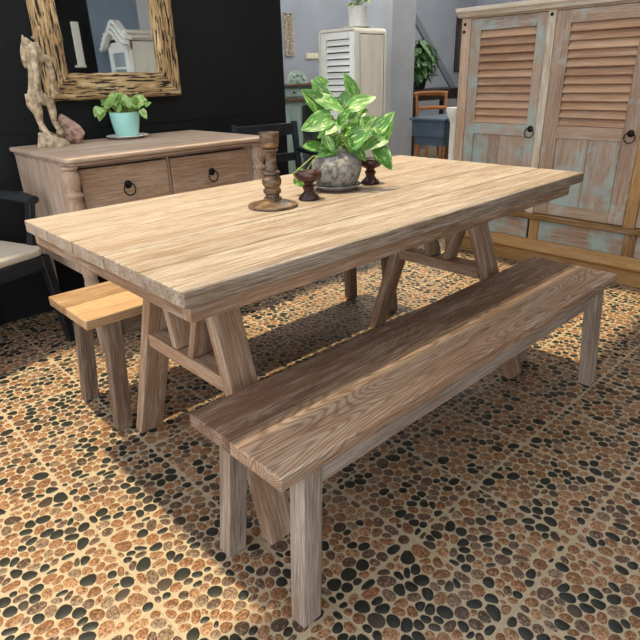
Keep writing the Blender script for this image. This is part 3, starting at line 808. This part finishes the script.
b.tube([hp(108,335,.01), hp(118,390,.016), hp(140,430,.018), hp(150,480,.016), hp(178,520,.02), hp(205,548,.024)], [.034, .032, .022, .014, .013, .014], 12)   # hind leg
b.tube([hp(150,360,-.012), hp(196,385,-.016), hp(208,430,-.016), hp(216,480,-.016), hp(245,525,-.016), hp(265,548,-.01)], [.028, .022, .018, .013, .012, .014], 12)
b.tube([hp(110,345,-.01), hp(120,430,-.02), hp(140,525,-.015)], [.018, .012, .010], 8)                                               # tail to the ground
P = [hp(140,612,.04), hp(292,612,.045), hp(300,612,-.05), hp(145,612,-.05), hp(140,530,.028), hp(226,545,.036), hp(285,580,-.03), hp(150,520,-.04)]
b._add(P, [(3,2,1,0),(4,5,6,7),(0,1,5,4),(1,2,6,5),(2,3,7,6),(3,0,4,7)], [(0,0,0)]*8)
o = b.build('horse_figurine', 'stonefig', loc=HC)
md = o.modifiers.new('merge', 'REMESH'); md.mode = 'VOXEL'; md.voxel_size = .003; md.use_smooth_shade = True
md = o.modifiers.new('soft', 'SMOOTH'); md.factor = .5; md.iterations = 3
tag(o, 'carved pale stone horse rearing up on a block at the sideboard end', 'figurine')
b = MB(); rnd = random.Random(2)
RC = V((1.205, 2.868, .851)); n = 11; rings = [(0, .040, .0), (.018, .056, .0), (.045, .060, -.003), (.075, .053, -.009), (.100, .038, -.018), (.122, .020, -.027), (.138, .002, -.034)]
P = []; Q = []; Fc = []
for (z, r, sh) in rings:
    for i in range(n):
        a = 2*math.pi*i/n; k = r*(1+rnd.uniform(-.16, .16)) if z else r*(1+rnd.uniform(-.08, .08))
        P.append(RR*(k*math.cos(a)+sh)+TT*(k*.75*math.sin(a))+UP*(z+(rnd.uniform(-.006, .006) if 0 < z < .13 else 0))); Q.append((z, a, 0))
for j in range(len(rings)-1):
    for i in range(n): Fc.append((j*n+i, j*n+(i+1) % n, (j+1)*n+(i+1) % n, (j+1)*n+i))
Fc += [tuple(range(n-1, -1, -1)), tuple((len(rings)-1)*n+i for i in range(n))]
b._add(P, Fc, Q)
tag(b.build('crystal_rock', 'pinkrock', loc=RC, smooth=False, bevel=.002), 'pointed pink brown rock between the horse figure and the mint pot', 'rock')

# ------------------------------------------------------------------ black armchairs either side of the sideboard
def armchair(label, c, rz):
    t = thing('armchair', label, 'chair', c, rz, None)
    # local: faces -y, front right corner near (+.25,-.23)
    b = MB(); b.prism(rounded(-.245, .245, -.235, .20, .05), .425, .462, 2, 0); b.build('seat_pad', 'cushion', t, bevel=.012, seg=3)
    b = MB(); b.box(-.24, .24, -.235, -.205, .362, .424, 0).box(-.225, .225, .17, .20, .362, .424, 0).box(-.245, -.215, -.205, .17, .362, .424, 1).box(.215, .245, -.205, .17, .362, .424, 1)
    b.build('seat_frame', 'blackwood', t, bevel=.004)
    for sx in (-1, 1):
        b = MB(); b.beam((sx*.255, -.255, 0), (sx*.232, -.215, .424), (1,0,0), (0,1,0), .02, .02, s0=.8); b.build('leg', 'blackwood', t, bevel=.003)
        b = MB(); b.beam((sx*.215, .235, 0), (sx*.215, .185, .424), (1,0,0), (0,1,0), .016, .018, s0=.8); b.build('leg', 'blackwood', t, bevel=.003)
        b = MB(); b.beam((sx*.238, -.14, .40), (sx*.262, -.17, .65), (1,0,0), (0,1,0), .014, .018); b.build('arm_post', 'blackwood', t, bevel=.003)
        b = MB(); b.tube([(sx*.262, -.20, .660), (sx*.265, -.11, .668), (sx*.255, .05, .672), (sx*.225, .215, .690)], [.019, .024, .021, .019], 10, flat=1.5); b.build('armrest', 'blackwood', t)
        b = MB(); b.beam((sx*.215, .19, .40), (sx*.205, .245, .86), (1,0,0), (0,1,0), .016, .016); b.build('back_post', 'blackwood', t, bevel=.003)
    b = MB(); b.box(-.20, .20, .225, .25, .78, .85, 0).box(-.20, .20, .215, .238, .62, .67, 0); b.build('backrest', 'blackwood', t, bevel=.004)
    return t
armchair('black armchair with cream seat left of the sideboard', (.57, 2.69, 0), math.radians(20))
a2 = armchair('black armchair in the shadow at the right end of the sideboard', (2.34, 2.64, 0), math.radians(-14))

# ------------------------------------------------------------------ back room, left gap
dk = thing('writing_desk', 'pale teal painted writing desk with two drawers and a carved crest against the far wall', 'desk', (4.95, 5.28, 0))
def dpart(name, mat, fn, bev=.003):
    q = MB(); fn(q); return loc(q, dk).build(name, mat, dk, bevel=bev)
DX0, DX1, DY0, DY1 = 4.34, 5.50, 5.02, 5.55
dpart('top', 'desktop', lambda q: q.box(DX0-.02, DX1+.02, DY0-.02, DY1, 1.015, 1.04, 0))
dpart('upper_case', 'tealdesk', lambda q: q.box(DX0, DX1, DY0+.03, DY1, .895, 1.015, 0))
for x0, x1 in ((4.41, 4.62), (4.70, 5.0), (5.06, 5.40)):
    q = MB(); q.box(x0, x1, DY0+.012, DY0+.032, .912, .998, 0); d = loc(q, dk).build('drawer', 'tealdesk', dk, bevel=.003)
    q = MB(); q.lathe([(.006, 0), (.010, -.012), (.012, -.02), (.004, -.026)], ((x0+x1)/2, DY0+.012, .955), 12, True, 1); loc(q, dk).build('knob', 'iron', d)
dpart('writing_top', 'desktop', lambda q: q.box(DX0-.02, DX1+.02, DY0-.03, DY1, .868, .895, 0))
dpart('frieze', 'tealdesk', lambda q: q.box(DX0, DX1, DY0, DY1, .815, .868, 0))
for x0, x1 in ((DX0, 4.62), (5.22, DX1)):
    dpart('pedestal', 'tealdesk', lambda q: q.box(x0, x1, DY0, DY1-.02, .0, .815, 2))
q = MB(); arc = [(4.49, 1.04)]+[(4.64-.15*math.cos(math.pi*k/14), 1.06+.12*math.sin(math.pi*k/14)) for k in range(15)]+[(4.79, 1.04)]
q.prism(arc, 5.09, 5.12, 1, 0)
for k in range(5):
    a = math.pi*(k+.5)/5; q.lathe([(.012, -.012), (.026, 0)], (4.64-.095*math.cos(a), 5.09, 1.065+.075*math.sin(a)), 12, True, 1)
q.lathe([(.02, -.014), (.035, 0)], (4.64, 5.09, 1.075), 14, True, 1)
loc(q, dk).build('carved_crest', 'tealdesk', dk, bevel=.003)
q = MB()
nx, nz = 3, 8; x0, x1, z0, z1 = 4.90, 5.025, 1.345, 1.80
for a_, b_ in ((x0, x0+.012), (x1-.012, x1)): q.box(a_, b_, 5.572, 5.59, z0, z1, 2)
for z_ in (z0, z1-.012): q.box(x0, x1, 5.572, 5.59, z_, z_+.012, 0)
for i in range(6):
    zc = z0+.04+(i+.5)*(z1-z0-.06)/6-.01
    q.tube([((x0+x1)/2+.034*math.cos(k*math.pi/8), 5.58, zc+.034*math.sin(k*math.pi/8)) for k in range(16)], .007, 6, closed=True)
    q.lathe([(.012, -.006), (.016, .006)], ((x0+x1)/2, 5.58, zc), 10, True, 1)
tag(q.build('wall_panel_ornament', 'carved'), 'narrow carved whitewashed openwork panel hung on the grey-blue wall', 'wall ornament')
sk = thing('wall_socket', 'small beige double socket on the grey-blue wall above the desk', 'socket', (5.335, 5.598, 1.34))
q = MB(); q.box(-.10, .10, -.012, 0, -.035, .035, 0); q.build('plate', 'plastic', sk, bevel=.004)
for x in (-.048, .048):
    q = MB(); q.box(x-.03, x+.03, -.016, -.011, -.024, .024, 0); q.build('socket_face', 'plastic', sk, bevel=.002)
# dark chair pulled in at the desk
dc = thing('desk_chair', 'dark wooden chair with a curved back standing at the teal desk', 'chair', (4.88, 4.78, 0), math.radians(195))
b = MB(); b.box(-.2, .2, -.2, .2, .43, .46, 0); b.build('seat', 'darkwood', dc, bevel=.006)
for sx in (-1, 1):
    b = MB(); b.beam((sx*.18, -.18, 0), (sx*.17, -.17, .43), (1,0,0), (0,1,0), .016, .016); b.build('leg', 'darkwood', dc, bevel=.002)
    b = MB(); b.tube([(sx*.18, .22, 0), (sx*.175, .18, .45), (sx*.18, .2, .7), (sx*.15, .25, .92)], .017, 8); b.build('leg', 'darkwood', dc)
b = MB()
for k in range(3): b.tube([(-.17, .20+.02*k, .60+.13*k), (0, .235+.02*k, .62+.13*k), (.17, .20+.02*k, .60+.13*k)], .024, 8, flat=.5)
b.build('backrest', 'darkwood', dc)

# ------------------------------------------------------------------ back room, right gap
ht = thing('side_table', 'tall dark brown table under the leafy plant at the back', 'table', (6.62, 4.75, 0))
def hpart(name, fn):
    q = MB(); fn(q); return loc(q, ht).build(name, 'darkwood', ht, bevel=.004)
hpart('tabletop', lambda q: q.box(6.0, 7.25, 4.52, 5.0, .885, .92, 0))
hpart('apron', lambda q: q.box(6.05, 7.2, 4.56, 4.96, .79, .885, 0))
for x in (6.05, 7.15):
    for y in (4.56, 4.91): hpart('leg', lambda q: q.box(x, x+.05, y, y+.05, 0, .79, 2))
hpart('shelf', lambda q: q.box(6.06, 7.19, 4.57, 4.95, .50, .53, 0))
fp = thing('potted_tree', 'leafy dark green potted plant on the dark table at the back', 'potted plant', (6.36, 4.74, .92))
b = MB(); b.lathe([(.075, 0), (.09, .01), (.11, .12), (.115, .13), (.105, .13), (.10, .11), (.001, .11)], (0,0,0), 28); b.build('pot', plain('dark_glazed_pot', hexc('2a2f2c'), .35), fp)
b = MB(); b.lathe([(.1, .108), (.001, .118)], (0,0,0), 16); b.build('soil', 'soil', fp)
fol, st = MB(), MB(); rnd = random.Random(21)
for i in range(230):
    a = rnd.uniform(0, 2*math.pi); ph = math.acos(rnd.uniform(-1, 1)); rr = rnd.uniform(.55, 1)
    p = V((.31*rr*math.sin(ph)*math.cos(a), .24*rr*math.sin(ph)*math.sin(a), .31+.26*rr*math.cos(ph)))
    d = V((math.cos(a)*.6, math.sin(a)*.6, rnd.uniform(-1.1, .2))).normalized(); L = rnd.uniform(.09, .13)
    fol.leaf(p-d*L*.4, p+d*L*.6, V((math.cos(a), math.sin(a), .7)), L*.62, .3, .15)
for k in range(6):
    a = k*1.05; st.tube([(.02*math.cos(a), .02*math.sin(a), .11), (.05*math.cos(a), .05*math.sin(a), .25), (.12*math.cos(a), .12*math.sin(a), .42)], .006, 6)
fol.build('foliage', 'darkleaf', fp, angle=70); st.build('stems', plain('brown_stem', hexc('4a3a28'), .8), fp)
wc = thing('wooden_chair', 'orange brown wooden chair with open frame back behind the blue chest', 'chair', (5.66, 3.90, 0), math.radians(-35))
b = MB(); b.box(-.2, .2, -.2, .2, .43, .46, 0); b.build('seat', 'orangewood', wc, bevel=.006)
for sx in (-1, 1):
    b = MB(); b.tube([(sx*.19, .22, 0), (sx*.18, .18, .45), (sx*.185, .21, .70), (sx*.17, .29, .90)], [.016, .018, .017, .015], 8); b.build('leg', 'orangewood', wc)
    b = MB(); b.tube([(sx*.19, -.2, 0), (sx*.18, -.18, .43)], .016, 8); b.build('leg', 'orangewood', wc)
b = MB(); b.tube([(-.2, .285, .885), (-.1, .31, .895), (.1, .31, .895), (.2, .285, .885)], .026, 10, flat=.55); b.tube([(-.17, .225, .74), (0, .25, .745), (.17, .225, .74)], .02, 8, flat=.5); b.build('backrest', 'orangewood', wc)
bc = thing('blue_chest', 'slate blue painted box table on curved wooden legs behind the dining table', 'chest', (4.72, 3.24, 0))
def bpart(name, mat, fn, bev=.004, **k):
    q = MB(); fn(q); return loc(q, bc).build(name, mat, bc, bevel=bev)
bpart('lid', 'bluechest', lambda q: q.box(4.50, 5.10, 3.00, 3.40, .716, .738, 0))
bpart('body', 'bluechest', lambda q: q.box(4.52, 5.08, 3.02, 3.38, .575, .716, 0))
bpart('skirt', 'bluechest', lambda q: q.box(4.54, 5.06, 3.04, 3.36, .50, .575, 0))
for x in (4.57, 5.03):
    for y in (3.07, 3.33):
        s_ = -1 if x < 4.8 else 1
        q = MB(); q.tube([(x, y, .55), (x+s_*.02, y, .42), (x+s_*.005, y, .22), (x+s_*.03, y, 0)], [.024, .022, .015, .018], 8); loc(q, bc).build('leg', 'orangewood', bc)
q = MB(); x0, x1, z0, z1 = 8.38, 8.86, 1.10, 1.90
pf = thing('picture_frame', 'dark framed panel high on the far wall beside the wardrobe', 'picture', (8.62, 5.598, 1.5))
q.box(x0, x1, 5.57, 5.596, z0, z0+.05, 0).box(x0, x1, 5.57, 5.596, z1-.05, z1, 0).box(x0, x0+.05, 5.57, 5.596, z0+.05, z1-.05, 2).box(x1-.05, x1, 5.57, 5.596, z0+.05, z1-.05, 2)
loc(q, pf).build('frame', 'darkwood', pf, bevel=.003)
q = MB(); q.box(x0+.05, x1-.05, 5.582, 5.590, z0+.05, z1-.05, 2); loc(q, pf).build('panel', plain('smoky_panel', hexc('4c5058'), .5, .2, 8), pf)
# cream carved post by the wardrobe
cp = thing('carved_post', 'narrow cream carved post standing just left of the wardrobe', 'post', (4.20, 2.70, 0))
q = MB(); q.lathe([(.05, 0), (.055, .05), (.035, .08), (.035, .74), (.045, .76)], (0,0,0), 20); q.build('shaft', 'cream', cp)
q = MB(); q.lathe([(.04, .755), (.062, .80), (.07, .83), (.07, .855), (.001, .855)], (0,0,0), 20); q.build('capital', 'cream', cp)

# ------------------------------------------------------------------ behind the camera: what the mirror shows
ar = thing('display_armoire', 'white armoire with arched pediment and glazed door, seen in the mirror', 'armoire', (4.25, -1.72, 0))
AX0, AX1, AY0, AY1 = 3.92, 4.60, -2.22, -1.62
def apart(name, mat, fn, bev=.004, parent=None):
    q = MB(); fn(q); return loc(q, ar).build(name, mat, parent or ar, bevel=bev)
apart('body', 'cream', lambda q: q.box(AX0+.03, AX1, AY0, AY1, 0, 1.62, 2))
def crown(q):
    for k, (ov, z0, z1) in enumerate(((.0, 1.60, 1.64), (.03, 1.64, 1.69), (.06, 1.69, 1.73))):
        q.box(AX0-ov*.6, AX1+ov, AY0-ov*.5, AY1+ov, z0, z1, 0)
apart('cornice', 'cream', crown)
def arch(q):
    yc = (AY0+AY1)/2; hw = (AY1-AY0)/2+.05
    for k, (g_, x0, x1) in enumerate(((0, -.05, .05), (.05, -.08, .0), (.09, -.10, -.03))):
        o = [(yc-hw+hw*2*i/24, 1.60-.06*k+.05+.22*math.exp(-((i-12)/7.5)**2)) for i in range(25)]
        q.prism(o+[(y, z-.045) for y, z in reversed(o)], AX0+x0, AX0+x1, 0, 1)
    o = [(yc-hw+.05+(hw-.05)*2*i/24, 1.58+.22*math.exp(-((i-12)/7.5)**2)) for i in range(25)]
    q.prism(o+[(yc+hw-.05, 1.5), (yc-hw+.05, 1.5)], AX0, AX0+.06, 0, 1)
apart('pediment', 'white_paint', arch, .002)
def adoor(q):
    q.box(AX0-.01, AX0+.03, AY0+.02, AY0+.12, .1, 1.55, 2).box(AX0-.01, AX0+.03, AY1-.12, AY1-.02, .1, 1.55, 2)
    q.box(AX0-.01, AX0+.03, AY0+.12, AY1-.12, .1, .22, 1).box(AX0-.01, AX0+.03, AY0+.12, AY1-.12, 1.47, 1.55, 1).box(AX0-.006, AX0+.03, AY0+.12, AY1-.12, 1.27, 1.30, 1)
ad = apart('door', 'white_paint', adoor)
apart('pane', 'pane', lambda q: q.box(AX0+.008, AX0+.014, AY0+.12, AY1-.12, .22, 1.47), 0, ad)
q = MB(); q.box(3.57, 3.67, YF+.002, YF+.03, 1.33, 1.88, 2).box(3.53, 3.68, YF+.002, YF+.035, 1.315, 1.345, 0)
tag(q.build('wall_strip_ornament', 'cream', bevel=.004), 'narrow beige carved strip on the black wall seen in the mirror', 'wall ornament')

# ------------------------------------------------------------------ light
w = bpy.data.worlds.new('sky'); S.world = w; w.use_nodes = True
bg = w.node_tree.nodes['Background']; bg.inputs[0].default_value = (.90, .94, 1.0, 1); bg.inputs[1].default_value = 1.65
sd = bpy.data.lights.new('sun', 'SUN'); so = bpy.data.objects.new('sun', sd); C.objects.link(so)
sd.energy = 4.0; sd.color = (1.0, .85, .54); sd.angle = math.radians(1.6)
so.rotation_euler = V((.065, -.11, -1)).to_track_quat('-Z', 'Y').to_euler(); so.location = (0, 2, 6)
def area(name, loc_, d, sx, sy, e, col, portal=False):
    l = bpy.data.lights.new(name, 'AREA'); o = bpy.data.objects.new(name, l); C.objects.link(o)
    l.shape = 'RECTANGLE'; l.size = sx; l.size_y = sy; l.energy = e; l.color = col
    o.location = loc_; o.rotation_euler = V(d).to_track_quat('-Z', 'Y').to_euler()
    if portal: l.cycles.is_portal = True
    return o
area('portal', (-.1, YF-.05, 1.25), (0, 1, 0), 2.4, 2.5, 1, (1,1,1), True)
area('portal', (XL, 1.5, 1.62), (1, 0, 0), 8.0, 3.2, 1, (1,1,1), True)
area('portal', (.9, 2.0, CZ+.05), (0, 0, -1), 4.3, 1.9, 1, (1,1,1), True)
S.view_settings.view_transform = 'Standard'; S.view_settings.look = 'None'
S.view_settings.gamma = 1; S.view_settings.use_curve_mapping = False
S.view_settings.exposure = .7
